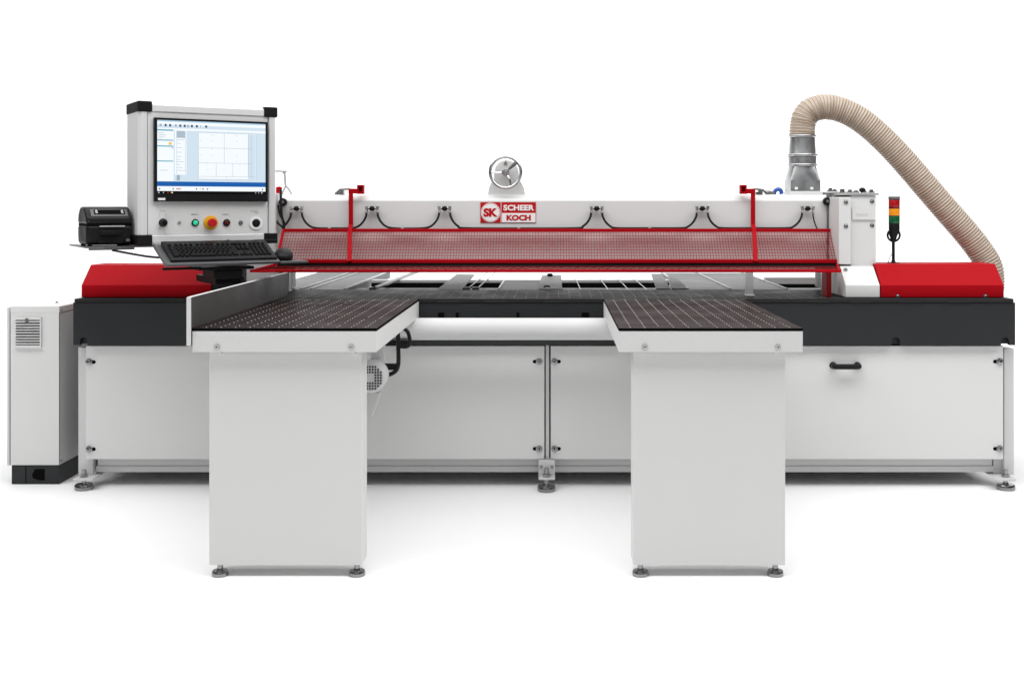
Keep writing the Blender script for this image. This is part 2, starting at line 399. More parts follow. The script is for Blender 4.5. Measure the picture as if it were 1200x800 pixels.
    # lugs and clevis pins on top of the beam next to the guard hangers
    for px0, px1 in ((393, 409), (885, 898)):
        b = MB(); s = 1 if px0 < 600 else -1
        q = [P(px0, 227, .40), P((px0+px1)/2 - s*2.5, 222, .40), P(px1, 221.6, .37)] if s > 0 else [P(px1, 227, .40), P((px0+px1)/2+2.5, 222.5, .40), P(px0, 221.6, .37)]
        b.tube(q, .0058, 8); b.box(X((px0+px1)/2-3, .4), X((px0+px1)/2+2, .4), .39, .43, 1.4437, 1.466)
        b.box(X(px0, .42), X(px0+5, .42), .40, .44, 1.4437, 1.458)
        obj('clevis', b, 'steel', beam, bev=.001)
    b = MB(); b.tube(spline([P(907, 227.8, .5), P(908.5, 223.5, .5), P(912, 221.8, .5), P(915, 223.5, .5), P(916, 227.5, .5)], 6), .011, 10); obj('blue_air_line', b, 'blue', beam, bev=0)
    b = MB(); b.box(X(900, .5), X(907, .5), .48, .54, 1.4437, 1.462); b.cyl(P(897, 225.5, .5), P(903, 225.5, .5), .012, seg=12); obj('valve', b, 'steel', beam, bev=.001)
    return beam
beam = build_beam()

def build_ends():
    # column at the right end of the beam
    b = MB(); b.box(X(976, .35), X(983, .35), .34, .75, .935, Z(227, .35)); b.mi = 1
    b.box(X(971.5, .3), X(975, .3), .33, .36, 1.10, Z(228, .35))
    b.mi = 0
    b.box(X(997, .16), X(1026.6, .16), .16, .75, .935, Z(229, .16))
    col = obj('end_column', b, ['white', 'grey'], saw, bev=.003)
    b = MB(); b.box(X(983, .13), X(997.4, .13), .13, .60, Z(309.8, .13), Z(231, .13)); f = obj('cover_plate', b, 'white', col, bev=.004)
    b = MB(); b.box(X(998.5, .155), X(1026.2, .155), .152, .1595, Z(257.5, .155), Z(243.5, .155)); b.mi = 1
    for k, px in enumerate(range(1004, 1017, 2)): b.box(X(px, .15), X(px+1, .15), .1505, .1518, Z(253, .15), Z(250, .15))
    obj('raised_plate', b, ['white', 'white2'], col, bev=.002)
    b = MB(); b.box(X(985, .2), X(1026.6, .2), .15, .72, Z(229, .16)+.001, Z(226, .16))
    b.box(X(975, .3), X(985, .3), .33, .6, Z(227, .35)+.001, Z(224.5, .35))
    obj('top_plate', b, 'alu', col, bev=.002)
    for px, w, h, Y in ((973, 5, 4, .4), (978, 4, 3, .4), (987, 6, 5, .4), (996, 5, 4, .3), (1003, 5, 3, .3), (1013, 4, 3, .3), (1021, 5, 4, .3)):
        b = MB(); q = (Z(226, .16) if px > 984 else Z(224.5, .35)) + .0015; b.cyl((X(px, Y), Y, q), (X(px, Y), Y, q + h/230), w/500, seg=12); b.box(X(px-w*.7, Y), X(px+w*.7, Y), Y-.01, Y+.012, q, q+.007)
        obj('cap_bolt', b, 'steel', col, bev=.001)
    b = MB(); b.ell((X(1010.5, .3), .3, Z(225.5, .16)+.014), .017, .015, .013); b.cyl((X(1010.5, .3), .3, Z(226, .16)), (X(1010.5, .3), .3, Z(225, .16)+.01), .008, seg=12); obj('clamp_knob', b, 'black', col, bev=0)
    for px, py, Y in ((991.3, 237, .129), (991.3, 265, .129), (1022, 236, .159), (1022, 264, .159)): screw_head(X(px, Y), Y-.0008, Z(py, Y), .0085, parent=col)
    def hood(x0, x1, name, m, zt=1.0815, yb=.32, parent=saw, fold=.995):
        b = MB(); b.prism([(.02, TOP+.002), (.02, fold), (.13, zt), (yb, zt), (yb+.25, fold-.03), (yb+.25, TOP+.002)], 'x', x0, x1)
        return obj(name, b, m, parent, bev=.004, seg=3)
    b = MB(); xa, xb = 1.432, 1.601
    h = hood(xa, xb, 'base_cover', 'white', 1.0815, .2)
    screw_head(X(990.5, .11), .105, Z(315.5, .11), .008, d=(0, -.62, .78), parent=h)
    r = hood(1.606, 2.212, 'red_cover', 'red', 1.094, .30)
    for px in (1052, 1155): screw_head(X(px, .015), .017, Z(347, .015), .008, parent=r)
    hood(-2.33, X(250, .05), 'red_cover', 'red', 1.089, .30)
    # left column behind the console
    b = MB(); b.box(X(284, .3), X(323, .3), .3, .75, .935, 1.45); obj('end_column', b, 'white', saw, bev=.003)
build_ends()

def build_guard():
    tl, tr = Vector((-1.404, .30, 1.2575)), Vector((1.436, .30, 1.2575)); bl, br = Vector((-1.4045, .17, 1.105)), Vector((1.437, .17, 1.105))
    b = MB()
    b.bar(tl, tr, .013, .018); b.bar(bl, br, .016, .019); b.bar(tl, bl, .014, .013, up=(1,0,0)); b.bar(tr, br, .014, .013, up=(1,0,0))
    fl, fr = Vector((-1.472, -.08, 1.0705)), Vector((1.385, -.08, 1.0705))
    b.bar(fl, fr, .012, .014); b.bar(Vector((fl.x+.01, -.08, 1.071)), Vector((bl.x, .17, 1.09)), .01, .012); b.bar(Vector((fr.x-.01, -.08, 1.071)), Vector((br.x-.01, .17, 1.09)), .01, .012)
    g = obj('safety_guard', b, 'red', saw, bev=.0025)
    b = MB(); n = 198
    def wire(p, q, r=.0014): b.cyl(p, q, r, seg=5, caps=False)
    for i in range(1, n):
        t = i/n; wire(tl.lerp(tr, t), bl.lerp(br, t))
    for j in range(1, 11):
        t = j/11; o = Vector((0, -.0025, 0)); wire(tl.lerp(bl, t)+o, tr.lerp(br, t)+o)
    obj('wire_mesh', b, 'red_wire', g, bev=0)
    # shallow lower shelf of mesh
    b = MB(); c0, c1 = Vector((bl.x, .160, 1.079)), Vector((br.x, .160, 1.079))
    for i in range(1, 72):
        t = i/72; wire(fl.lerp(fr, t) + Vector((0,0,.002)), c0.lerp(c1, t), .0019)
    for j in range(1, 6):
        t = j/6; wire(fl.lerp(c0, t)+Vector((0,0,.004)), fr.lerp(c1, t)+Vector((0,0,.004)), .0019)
    obj('lower_mesh', b, 'shaded_red', g, bev=0)  # wires coloured dark to paint the shade below the guard
    b = MB(); b.box(bl.x, br.x, .166, .172, 1.076, 1.0965); obj('shade_strip', b, 'black_soft', g, bev=0)  # black strip painting the shadow under the bottom rail
    # hangers
    for px, s in ((411, 1), (882.6, -1)):
        b = MB(); x = X(px, .32); a = Vector((x, .325, Z(223, .32))); c = Vector((x, .291, 1.2575)); e = Vector((X(px - s*.7 if s > 0 else px+2.3, .17), .155, 1.105))
        b.bar(a, Vector((x, .325, 1.285)), .0225, .009, up=(0,1,0)); b.bar(Vector((x, .325, 1.287)), c, .0225, .009, up=(0,1,0)); b.bar(c, e, .0225, .008, up=(0,1,0))
        b.bar((x - s*.012, .325, Z(223.8, .32)), (X(px + s*9, .32), .325, Z(224.2, .32)), .012, .026)
        q0, q1 = X(px + s*7.2, .32), X(px + s*15, .32)
        zz0, zz1 = Z(227.4, .32), Z(216.6, .32)
        b.box(q0, q1, .32, .36, zz0, zz0+.012); b.box(q0, q1, .32, .36, zz1-.010, zz1); xa, xb = sorted((q0, q1))
        b.box(xa, xa+.008, .322, .358, zz0+.011, zz1-.009); b.box(xb-.008, xb, .322, .358, zz0+.011, zz1-.009); b.box(xa+.007, xb-.007, .345, .356, zz0+.011, zz1-.009)
        obj('hanger', b, 'red', g, bev=.002)
    # uprights under the beam
    for px0, px1, Y in ((335.5, 338.5, .42), (875, 883, .12)):
        b = MB(); b.box(X(px0, Y), X(px1, Y), Y, Y+.05, TOP+.001, 1.062); b.box(X(px0-1.2, Y), X(px1+1.2, Y), Y-.01, Y+.06, TOP+.0005, TOP+.008); obj('upright', b, 'alu', saw, bev=.002)
    b = MB(); b.box(X(963.5, .2), X(967, .2), .2, .23, TOP+.001, 1.09); obj('upright', b, 'steel', saw, bev=.001)
    b = MB(); b.box(X(968.5, .06), X(974.5, .06), .06, .16, TOP+.001, 1.066); obj('red_bracket', b, 'shaded_red', saw, bev=.002)  # red darkened in its colour for the shadow it stands in
    # panel grippers: sheet arms rising out of the gap behind the bed
    for A4 in (((512, 339), (541, 339), (556, 321.5), (535, 321.2)), ((630, 338.5), (659, 338.5), (657.5, 322), (635, 322.5)), ((769, 338), (785.5, 338), (775.5, 320.5), (763, 320.5)), ((788, 338), (806, 338), (788, 320), (782, 320))):
        b = MB(); q = [P(*A4[0], .60), P(*A4[1], .60), P(*A4[2], .92), P(*A4[3], .92)]
        n = (q[1]-q[0]).cross(q[3]-q[0]).normalized()*.006
        U = [b.bm.verts.new(p) for p in q]; D = [b.bm.verts.new(p - n) for p in q]
        b._f(U); b._f(D[::-1])
        for k in range(4): b._f([U[k], U[(k+1) % 4], D[(k+1) % 4], D[k]])
        for k in (0, 1): e = q[k].lerp(q[3-k], .55); x = e.x + (.03 if k == 0 else -.03); b.box(x-.012, x+.012, e.y-.01, e.y+.02, .82, e.z-.008)
        gp = obj('panel_gripper', b, 'sheet', saw, bev=.0015)
        if A4[0][0] == 630:
            b = MB(); c = P(644.5, 322.3, .90); b.lathe(c - Vector((0, 0, .008)), (0,0,1), [(0, .016), (.014, .016), (.018, .011)], 16); obj('clamp_screw', b, 'black', gp, bev=0)
            b = MB(); b.tube(spline([P(637, 336.4, .60), P(640, 335.2, .60), P(644.5, 335.6, .60)], 6), .0042, 8); obj('clamp_lever', b, 'black', gp, bev=0)
    # rails and dark carrier behind the bed
    for xa, xb, zt in ((-1.12, .70, .912), (1.29, 1.72, .904)):
        b = MB(); b.box(xa, xb, 1.335, 1.39, .80, zt); obj('carrier_beam', b, 'void', saw)
    for xa, xb, za, zb in ((-1.12, .70, .913, TOP-.001), (1.29, 1.72, .905, TOP+.014)):
        b = MB(); b.box(xa, xb, 1.34, 1.40, za, zb); obj('rear_rail', b, 'alu', saw, bev=.002)
    for x0, x1 in ((-.98, -.935), (-.47, -.45), (-.42, -.40)):
        b = MB(); b.cyl((x0, .60, TOP+.004), (x1, 2.1, TOP+.004), .011 if x0 < -.9 else .0035, seg=12); b.box(x0-.03, x0+.01, .585, .62, TOP-.02, TOP+.01); obj('guide_rod', b, 'sheet', saw, bev=0)
    for xx in (.03, .14, .29, .40, .50):
        b = MB(); b.cyl((xx, .57, TOP-.001), (xx - .01, 1.42, TOP+.002), .0022, seg=8); obj('guide_wire', b, 'steel', saw, bev=0)
build_guard()

# ================================================================== REAR SUPPORT TABLES
def rear_table(x0, x1, y1, label, lines, m='grey'):
    t = thing('rear_table', label, 'support table', ((x0+x1)/2, 1.3, 0), 'rear support tables behind the saw')
    b = MB(); b.box(x0, x1, .60, y1, TOP-.05, TOP-.004)
    obj('tabletop', b, m, t, bev=.003)
    b = MB()
    for x in lines: b.box(x-.004, x+.004, .61, y1-.01, TOP-.0045, TOP+.004)
    obj('edge_strip', b, 'alu', t, bev=.001)
    for x in (x0+.06, x1-.06):
        b = MB(); b.box(x-.025, x+.025, y1-.25, y1-.2, .0, TOP-.051); obj('leg', b, 'white2', t, bev=.003)
rear_table(-1.62, -1.14, 2.25, 'wide grey rear table seen under the guard by the side fence', (-1.385, -1.33, -1.146), 'grey')
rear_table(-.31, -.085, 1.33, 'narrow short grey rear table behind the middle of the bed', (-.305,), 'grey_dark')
rear_table(.72, 1.275, 2.1, 'long grey rear table behind the right front table', (.727, .96, 1.268), 'grey')

# ================================================================== FRONT TABLES
def front_table(x0, x1, label, px0, px1, feet, skew):
    yF, yB = -1.32, -.040
    t = thing('front_table', label, 'machine table', ((x0+x1)/2, -1.25, 0), 'front tables on white pedestals')
    b = MB(); b.box(x0+.001, x1-.001, yF+.001, yB, TOP-.0095, TOP)
    b.mi = 2; b.box(x0, x1, yF, yF+.003, TOP-.0098, TOP-.0006); b.box(x1-.003, x1+.0002, yF+.0031, yB, TOP-.0098, TOP-.0006); b.box(x0-.0002, x0+.003, yF+.0031, yB, TOP-.0098, TOP-.0006)
    b.mi = 1
    n = int((x1-x0-.07)/.0545)
    for i in range(n+1):
        x = x0 + .045 + i*(x1-x0-.09)/n
        for j in range(23):
            y = yF + .03 + j*.0545
            if y < yB-.02 and random.random() > .02: b.lathe((x + random.uniform(-.0006, .0006), y, TOP), (0,0,1), [(0, .0025), (.0010, .0019)], 6)
    obj('tabletop', b, ['phenolic', 'nozzle', 'void'], t, bev=0)
    b = MB(); zs0, zs1 = Z(412.5, -1.32), TOP-.0105
    k = .012
    b.box(x0, x1, yF, yF+k, zs0, zs1); b.box(x0, x0+k, yF+k, yB, zs0, zs1); b.box(x1-k, x1, yF+k, yB, zs0, zs1); b.box(x0+k, x1-k, yF+k, yB, zs1-.02, zs1-.001)
    s = obj('skirt', b, 'white', t, bev=.0025)
    for px in px0: screw_head(X(px, yF), yF-.0015, Z(406.5, yF), .009, parent=s, m='alu')
    b = MB(); yp = -1.29; a, c = px1; zp = Z(662, yp)
    b.box(X(a, yp), X(c, yp), yp, yp+.115, zp, zs0-.001)
    p = obj('pedestal', b, 'white', t, bev=.003)
    for px in px0:
        b = MB(); b.box(X(px, yF)-.012, X(px, yF)+.012, yF+.012, yp-.0005, zs0-.008, zs0+.004)
        obj('fixing_lug', b, 'white2', t, bev=.001)
    for px in feet: foot(X(px, -1.272), -1.272, .046, p, r=.0305, h=.019, stub=0)
    return t
tl = front_table(-1.347, -.661, 'left front table with brown dotted top, dark side fence and white pedestal', (254.5, 411.5), (245, 424), (258, 418.5), 0)
tr = front_table(.238, .922, 'right front table without a fence, brown dotted top on white pedestal', (755.5, 911.5), (741.8, 920.3), (750.5, 908.5), 0)
b = MB(); b.box(-1.362, -1.350, -1.325, .18, .868, 1.0455); f = obj('side_fence', b, 'fence', tl, bev=.0012)
b = MB(); b.box(-1.3640, -1.348, -1.331, -1.3255, .868, 1.0465); b.box(-1.363, -1.3495, -1.325, .18, 1.0457, 1.0485); obj('edge_strip', b, 'white', f, bev=.0006)
# bent black bar below the left table
b = MB(); Y = -.45
b.tube(spline([P(466.5, 384, Y), P(466.5, 400, Y), P(467, 420, Y), P(466, 430, Y), P(462, 436, Y), P(452, 440.5, Y)], 8), .0095, 10)
b.tube(spline([P(472, 384, Y), P(477, 388, Y), P(479.5, 394, Y), P(479.8, 402, Y), P(476.5, 406, Y), P(467, 406, Y)], 8), .0085, 10)
obj('bent_bar', b, 'black', tl, bev=0); b = MB()
b.box(X(449, Y), X(466, Y), Y, Y+.04, Z(433.5, Y), Z(427, Y)); b.box(X(450, -.2), X(480, -.2), -.2, -.17, Z(405, -.2), Z(399, -.2))
obj('cross_bar', b, 'black', tl, bev=.002)

# ================================================================== BLOWER UNDER THE LEFT TABLE
def build_blower():
    Y = -.72; c = P(433.5, 442.5, Y)
    t = thing('blower', 'light grey blower with a perforated end cover behind the left pedestal', 'blower', (c.x, -.5, .5))
    b = MB(); R = 19.2*(Y+CD)/F
    b.lathe(c + Vector((0, .35, 0)), (0,-1,0), [(.20, R*.7), (.22, R*.8), (.24, R*.8), (.26, R*.97), (.325, R), (.342, R*.93), (.35, R*.78)], 40)
    body = obj('housing', b, 'white2', t, bev=.001)
    b = MB(); p = .0075*1.9
    for i in range(-5, 6):
        for j in range(-5, 6):
            x, z = i*.0116, j*.0116; r = math.hypot(x, z)
            if r < R*.76 and r > .019: b.box(c.x+x-.0036, c.x+x+.0036, Y-.0012, Y+.004, c.z+z-.0036, c.z+z+.0036)
    obj('perforation', b, 'void', body, bev=0)
    b = MB(); b.prism([(X(420, Y), Z(462, Y)), (X(443, Y), Z(463, Y)), (X(433, Y), Z(492, Y)), (X(420, Y), Z(492, Y))], 'y', Y+.06, Y+.09)
    obj('mount_bracket', b, 'white2', t, bev=.002); b = MB()
    b.box(X(430, Y), X(446, Y), Y+.10, Y+.13, Z(425, Y), Z(400, Y)); obj('mount_bracket', b, 'white2', t, bev=.002)
build_blower()

# ================================================================== ELECTRICAL CABINET
def build_cabinet():
    x0, x1, y0, y1, zb, zt = -2.708, -2.466, .08, .88, .096, .885
    t = thing('electrical_cabinet', 'slim white electrical cabinet on a black plinth at the left end', 'cabinet', ((x0+x1)/2, .48, 0))
    b = MB(); b.box(x0, x1, y0, y1, zb, zt-.0345); b.box(x0, x1-.006, y0, y1, zt-.035, zt-.03); obj('housing', b, 'white', t, bev=.002)
    b = MB(); b.box(x0-.0005, x1+.002, y0-.0015, y1+.002, zt-.031, zt); b.box(x0, x1, y0-.0008, y0+.01, zb+.001, zt-.0305); obj('lid', b, 'white', t, bev=.002)
    b = MB(); b.box(x0-.019, x0-.006, y0+.004, y1-.01, zb-.004, zt-.006); obj('door', b, 'white2', t, bev=.002)
    b = MB(); b.box(x0-.0055, x0-.0005, y0+.012, y1-.02, zb+.005, zt-.02); obj('door_gap', b, 'void', t, bev=0)  # black strip standing in for the dark gap at the door
    b = MB(); b.box(x0+.004, x1-.001, y0+.003, y1, 0, zb-.001); pl = obj('plinth', b, 'anthracite', t, bev=.002)
    b = MB(); q = [(37.5, 556), (41, 549.5), (52, 549.5), (52, 562.5), (46, 562.5), (38.5, 560)]
    b.prism([(X(a, y0), Z(c, y0)) for a, c in q], 'y', y0+.0005, y0+.0027); obj('plinth_opening', b, 'void', pl, bev=0)
    b = MB(); b.box(X(29.6, y0), X(30.3, y0), y0+.0012, y0+.0028, .004, zb-.006); obj('plinth_joint', b, 'void', pl, bev=0)
    b = MB(); a, c, z0, z1 = X(18.3, y0), X(49.3, y0), Z(407, y0), Z(371.5, y0)
    b.box(a, c, y0-.004, y0-.001, z0, z1); b.box(a, c, y0-.014, y0-.0035, z1-.012, z1); b.box(a, c, y0-.014, y0-.0035, z0, z0+.012); b.box(c-.006, c, y0-.012, y0-.0035, z0+.011, z1-.011); n = 9; z1 -= .010; z0 += .006; b.mi = 1; b.box(a+.004, c-.006, y0-.0052, y0-.0045, z0, z1); b.mi = 0
    for i in range(n):
        z = z0 + .006 + (z1-z0-.012)*i/n
        b.prism([(y0-.0058, z+.0055), (y0-.016, z+.0055), (y0-.016, z+.0062), (y0-.0058, z+.0125)], 'x', a+.001, c-.0062)
    v = obj('vent', b, ['white', 'grey_dark'], t, bev=0)
    b = MB(); b.box(X(31.5, y0), X(35, y0), y0-.019, y0-.0165, Z(377, y0), Z(372.5, y0)); obj('vent_latch', b, 'grey', v, bev=.001)
    for z in (zt-.02, zb+.02): screw_head(x1+.0005, y0+.02, z, .005, d=(1,0,0), parent=t)
    screw_head((x0+x1)/2+.02, y0+.2, zt+.0005, .006, d=(0,0,1), parent=t)
build_cabinet()

# ================================================================== CONTROL CONSOLE (frame local: u right, v back, w up)
CB = Matrix.Translation((-1.877, -.44, 1.209)) @ Matrix.Rotation(math.radians(33), 4, 'Z')
con = thing('control_console', 'white operator console with a screen and push buttons, black corner caps', 'control console', CB)
def uw(px, py, v=0.):       # where a photographed point meets the console front, v behind it
    c, s = math.cos(math.radians(33)), math.sin(math.radians(33))
    bx, bd = -1.877 - s*v, 5.0 + c*v
    u = ((px-CX)*bd - F*bx) / (F*c - s*(px-CX))
    return u, (CY-py)*(bd + s*u)/F + CH - 1.209
def build_console():
    W, H, D = .639, .646, .226
    def o(name, b, m, par=con, bev=.002, **k): return obj(name, b, m, par, bev=bev, local=True, **k)
    b = MB(); b.box(.02, W-.02, .010, D-.004, .02, H-.02); body = o('housing', b, 'white')
    b = MB(); b.box(.041, .596, .002, .012, .043, .603); o('front_plate', b, 'white', bev=.0015)
    def post(x0, x1, r):
        b = MB(); b.box(x0, x1, -.004, D, .042, H-.042); b.mi = 1
        return b
    b = MB(); b.prism([(0, .012), (.012, -.004), (.038, -.004), (.038, .004), (.040, .006), (.040, D), (0, D)], 'z', .042, H-.042); o('side_profile', b, 'profile')
    b = MB(); b.prism([(W, .012), (W-.010, -.004), (W-.037, -.004), (W-.039, .006), (W-.039, D), (W, D)], 'z', .042, H-.042); o('side_profile', b, 'profile')
    for z0, z1 in ((H-.043, H), (0, .043)):
        b = MB(); b.prism([(-.004, z0+.003), (-.001, z0), (D, z0), (D, z1), (.014, z1), (-.004, z1-.012)] if z0 > .1 else [(-.004, z0+.010), (.012, z0), (D, z0), (D, z1), (-.001, z1), (-.004, z1-.003)], 'x', .06, W-.062); o('cross_profile', b, 'profile')
    for x0, x1 in ((-.004, .060), (W-.062, W+.004)):
        for z0, z1 in ((-.004, .045), (H-.045, H+.004)):
            b = MB(); b.box(x0, x1, -.009, D+.004, z0, z1); o('corner_cap', b, 'black_soft', bev=.006, seg=3)
    # monitor
    u0, u1, w0, w1 = .0655, .5905, .196, .576
    b = MB(); b.box(u0, u1, -.020, .0015, w0, w1); mon = o('monitor', b, 'black', bev=.002)
    su0, su1, sw0, sw1 = u0+.0125, u1-.0125, w0+.036, w1-.0105
    mats = ['s_bg', 's_white', 's_blue', 's_mid', 's_grey', 's_dark', 's_yel', 's_red', 's_teal', 'void']
    b = MB(); sw, sh = su1-su0, sw1-sw0
    def R(i, a, c, e, g, lay=1):                     # fractions: left, right, top, bottom of the screen
        b.mi = i; v = -.0205 - .00012*lay
        f = [b.bm.verts.new((su0+sw*x, v, sw1-sh*y)) for x, y in ((a, g), (c, g), (c, e), (a, e))]; b._f(f)
    R(0, 0, 1, 0, 1, 1); R(3, 0, 1, 0, .018, 2); R(1, 0, 1, .018, .10, 2); R(0, 0, 1, .06, .105, 3); R(1, .0, 1, .105, .135, 2)
    for i, x in enumerate((.02, .065, .105, .155, .195, .235, .265, .30, .345, .385, .43)): R(5 if i % 3 else 4, x, x+.018 if i != 9 else x+.006, .052, .085, 4)
    R(1, 0, .145, .11, .83, 2)
    for a, c in ((.125, .145), (.265, .28), (.345, .362), (.55, .565)): R(8, 0, .142, a, c, 4)
    for y in (.17, .195, .22, .245): R(4, .01, .03 + .05*random.random(), y, y+.006, 4)
    R(6, .10, .128, .30, .335, 5); R(5, .128, .142, .375, .383, 5); R(4, .02, .09, .68, .686, 5)
    R(1, .155, .26, .135, .74, 3); R(4, .17, .25, .14, .235, 4)
    for i in range(14):
        for j in range(8): R(3 if (i*3+j*5) % 4 else 1, .171+.0056*i, .1735+.0056*i, .142+.0115*j, .149+.0115*j, 5)
    for y in (.26, .31, .37, .43, .49, .53, .56, .60, .64, .68): R(4, .172, .172+random.uniform(.03, .075), y, y+.005, 5)
    for x in (.171, .249): R(4, x, x+.0025, .24, .73, 5)
    R(4, .172, .20, .745, .82, 4)
    R(4, .366, .912, .15, .80, 4); R(1, .369, .909, .1535, .7965, 5); R(0, .83, .905, .16, .79, 6)
    for y in (.36, .57, .757): R(4, .37, .87 if y < .7 else .90, y, y+.004, 7)
    for x, a, c in ((.605, .155, .57), (.835, .155, .75), (.53, .57, .757), (.685, .57, .757), (.625, .757, .79), (.86, .157, .79)): R(4, x, x+.0028, a, c, 7)
    for x, y in ((.49, .18), (.49, .26), (.72, .18), (.72, .26), (.49, .37), (.49, .46), (.72, .46), (.72, .54), (.45, .66), (.60, .66), (.75, .66), (.38, .26), (.38, .46), (.75, .585), (.62, .365), (.44, .575), (.64, .145)): R(4, x, x+.008, y, y+.008, 8)
    R(2, 0, 1, .835, .90, 4); R(1, 0, 1, .90, .965, 3); R(9, 0, 1, .965, 1, 5)
    for x, i in ((.015, 5), (.135, 5), (.17, 7), (.185, 7), (.20, 4), (.345, 5), (.38, 6), (.405, 5), (.445, 5), (.965, 5)): R(i, x, x+.011, .925, .945, 6)
    for x, i in ((.01, 1), (.05, 3), (.09, 7), (.12, 6), (.13, 1), (.90, 4), (.93, 4), (.96, 1)): R(i, x, x+.008, .978, .994, 7)
    o('screen', b, mats, mon, bev=0)
    b = MB(); b.box(u0+.016, u0+.048, -.0212, -.0202, w0+.006, w0+.016); o('badge', b, 's_grey' if False else 'paper', mon, bev=0)
    # controls
    zc = lambda px, py: uw(px, py)
    F3 = (0, -1, 0)
    def at(px, py, v=.0015): u, w = uw(px, py); return Vector((u, v, w))
    b = MB(); c = at(191.2, 261); b.lathe(c, F3, [(0, .0195), (.004, .0195), (.006, .017), (.012, .016), (.03, .0135), (.033, .011)], 28); b.box(c.x-.003, c.x+.003, -.037, -.031, c.z-.013, c.z+.013)
    o('selector_knob', b, 'black', bev=.001)
    b = MB(); c = at(210.2, 260.8); b.lathe(c, F3, [(0, .008), (.0025, .008), (.003, .0065), (.004, .0065)], 20); b.mi = 1; b.box(c.x-.001, c.x+.001, -.0036, -.0024, c.z-.005, c.z+.005); o('key_switch', b, ['alu', 'void'], bev=0)
    for px, lens in ((228.8, 'green'), (265.6, 'darkred')):
        b = MB(); c = at(px, 261); b.lathe(c, F3, [(0, .0168), (.004, .0168), (.006, .015), (.0062, .0118)], 28); b.mi = 1; b.lathe(c + Vector((0, -.003, 0)), F3, [(0, .0112), (.0055, .0112), (.007, .009)], 24); o('push_button', b, ['black', lens], bev=0)
    b = MB(); c = at(247, 261); b.lathe(c, F3, [(0, .033), (.003, .033), (.004, .031)], 40); b.mi = 1
    b.lathe(c, F3, [(.003, .012), (.014, .012), (.016, .0195), (.032, .0205), (.037, .018), (.038, .012)], 32); o('emergency_stop', b, ['yellow', 'redbtn'], bev=0)
    b = MB(); c = at(282.2, 261); b.lathe(c, F3, [(0, .0105), (.003, .0105), (.004, .008), (.006, .0075)], 24); o('indicator', b, 'grey', bev=0)
    b = MB(); c = at(300, 261.3); b.prism([(c.x + .032*math.cos(t*PI/8 + PI/8), c.z + .032*math.sin(t*PI/8 + PI/8)) for t in range(16)], 'y', -.003, .0012); b.mi = 1
    b.lathe(c, F3, [(.003, .0195), (.006, .0195), (.008, .016)], 28); o('socket', b, ['paper', 'black'], bev=0)
    # small illegible prints by the controls
    b = MB()
    def dash(px, py, n, h=.0035, w=.0035):
        c = at(px, py, .0005)
        for i in range(n):
            k = random.uniform(.5, 1.0); x = c.x + (i-(n-1)/2)*w*1.25
            b.box(x-w*k/2, x+w*k/2, .0012, .0018, c.z-h*random.uniform(.35, .5), c.z+h*random.uniform(.35, .5))
    dash(190.5, 247.5, 6); dash(187, 250.5, 1); dash(187, 253, 1); dash(194.5, 250.5, 1); dash(194.5, 253, 1); dash(196, 266, 1); dash(193, 269, 1, .006, .002); dash(194, 274, 1, .006, .002); dash(187, 267.5, 2)
    dash(228.5, 251.3, 8, .006); dash(264.5, 251.3, 8, .006); dash(228.7, 255.5, 1); dash(209, 252, 1, .002, .002); dash(298, 247.6, 8, .004); dash(300.5, 249.6, 4, .004); dash(281.5, 257, 1, .003, .002)
    o('print_mark', b, 'label', bev=0)
    # keyboard tray: tilted board plus a flat mouse board
    a = math.radians(19.8); L = .235
    T = Matrix.Translation((0, -.28, 1.1326-1.209)) @ Matrix.Rotation(a, 4, 'X')
    b = MB(); b.box(.05, .562, 0, L, -.013, 0, T); b.box(.05, .056, .001, L, .0005, .006, T)
    tray = o('keyboard_tray', b, 'tray', bev=.003)
    b = MB(); b.box(.5625, .695, -.28, -.09, 1.1326-1.209-.013, 1.1326-1.209-.0005); o('mouse_board', b, 'tray', tray, bev=.003)
    # support arm: slides under the tray, down beside the red cover
    A = MB(); IT = CB.inverted()
    A.box(.20, .45, -.25, -.09, -.11, -.096); A.box(.05, .22, -.235, -.215, -.105, -.094)
    A.box(.27, .40, -.24, -.06, -.150, -.111); A.box(.30, .42, -.16, .16, -.182, -.151)
    o('tray_bracket', A, 'black_soft', bev=.004)
    A = MB(); A.box(X(250, .0), X(272, .0), -.03, .10, TOP+.003, 1.12); A.box(X(254, .02), X(276, .02), .0, .10, 1.12, 1.30); A.box(X(270, -.02), X(284, -.02), -.03, .06, .99, 1.10)
    obj('support_arm', A, 'black_soft', con, bev=.006)
    A = MB(); c = P(284, 327, -.04)
    A.lathe(c, (0,-1,0), [(0, .012), (.01, .012), (.012, .02), (.03, .02), (.033, .015)], 20); A.lathe(P(292, 336, -.0), (0,-1,0), [(0, .01), (.02, .014), (.03, .012)], 16); obj('clamp_knob', A, 'black', con, bev=0)
    screw_head(X(257, -.03), -.0315, Z(330, -.03), .008, parent=con); 
    # printer shelf on the left
    b = MB(); b.box(-.215, -.006, .045, .45, -.012, -.006); b.box(-.13, -.085, .040, .046, -.018, .001); b.box(-.2, -.006, .0455, .055, -.022, -.0125); b.box(-.02, .25, .24, .30, -.020, .02); o('printer_shelf', b, 'tray', bev=.001)
build_console()

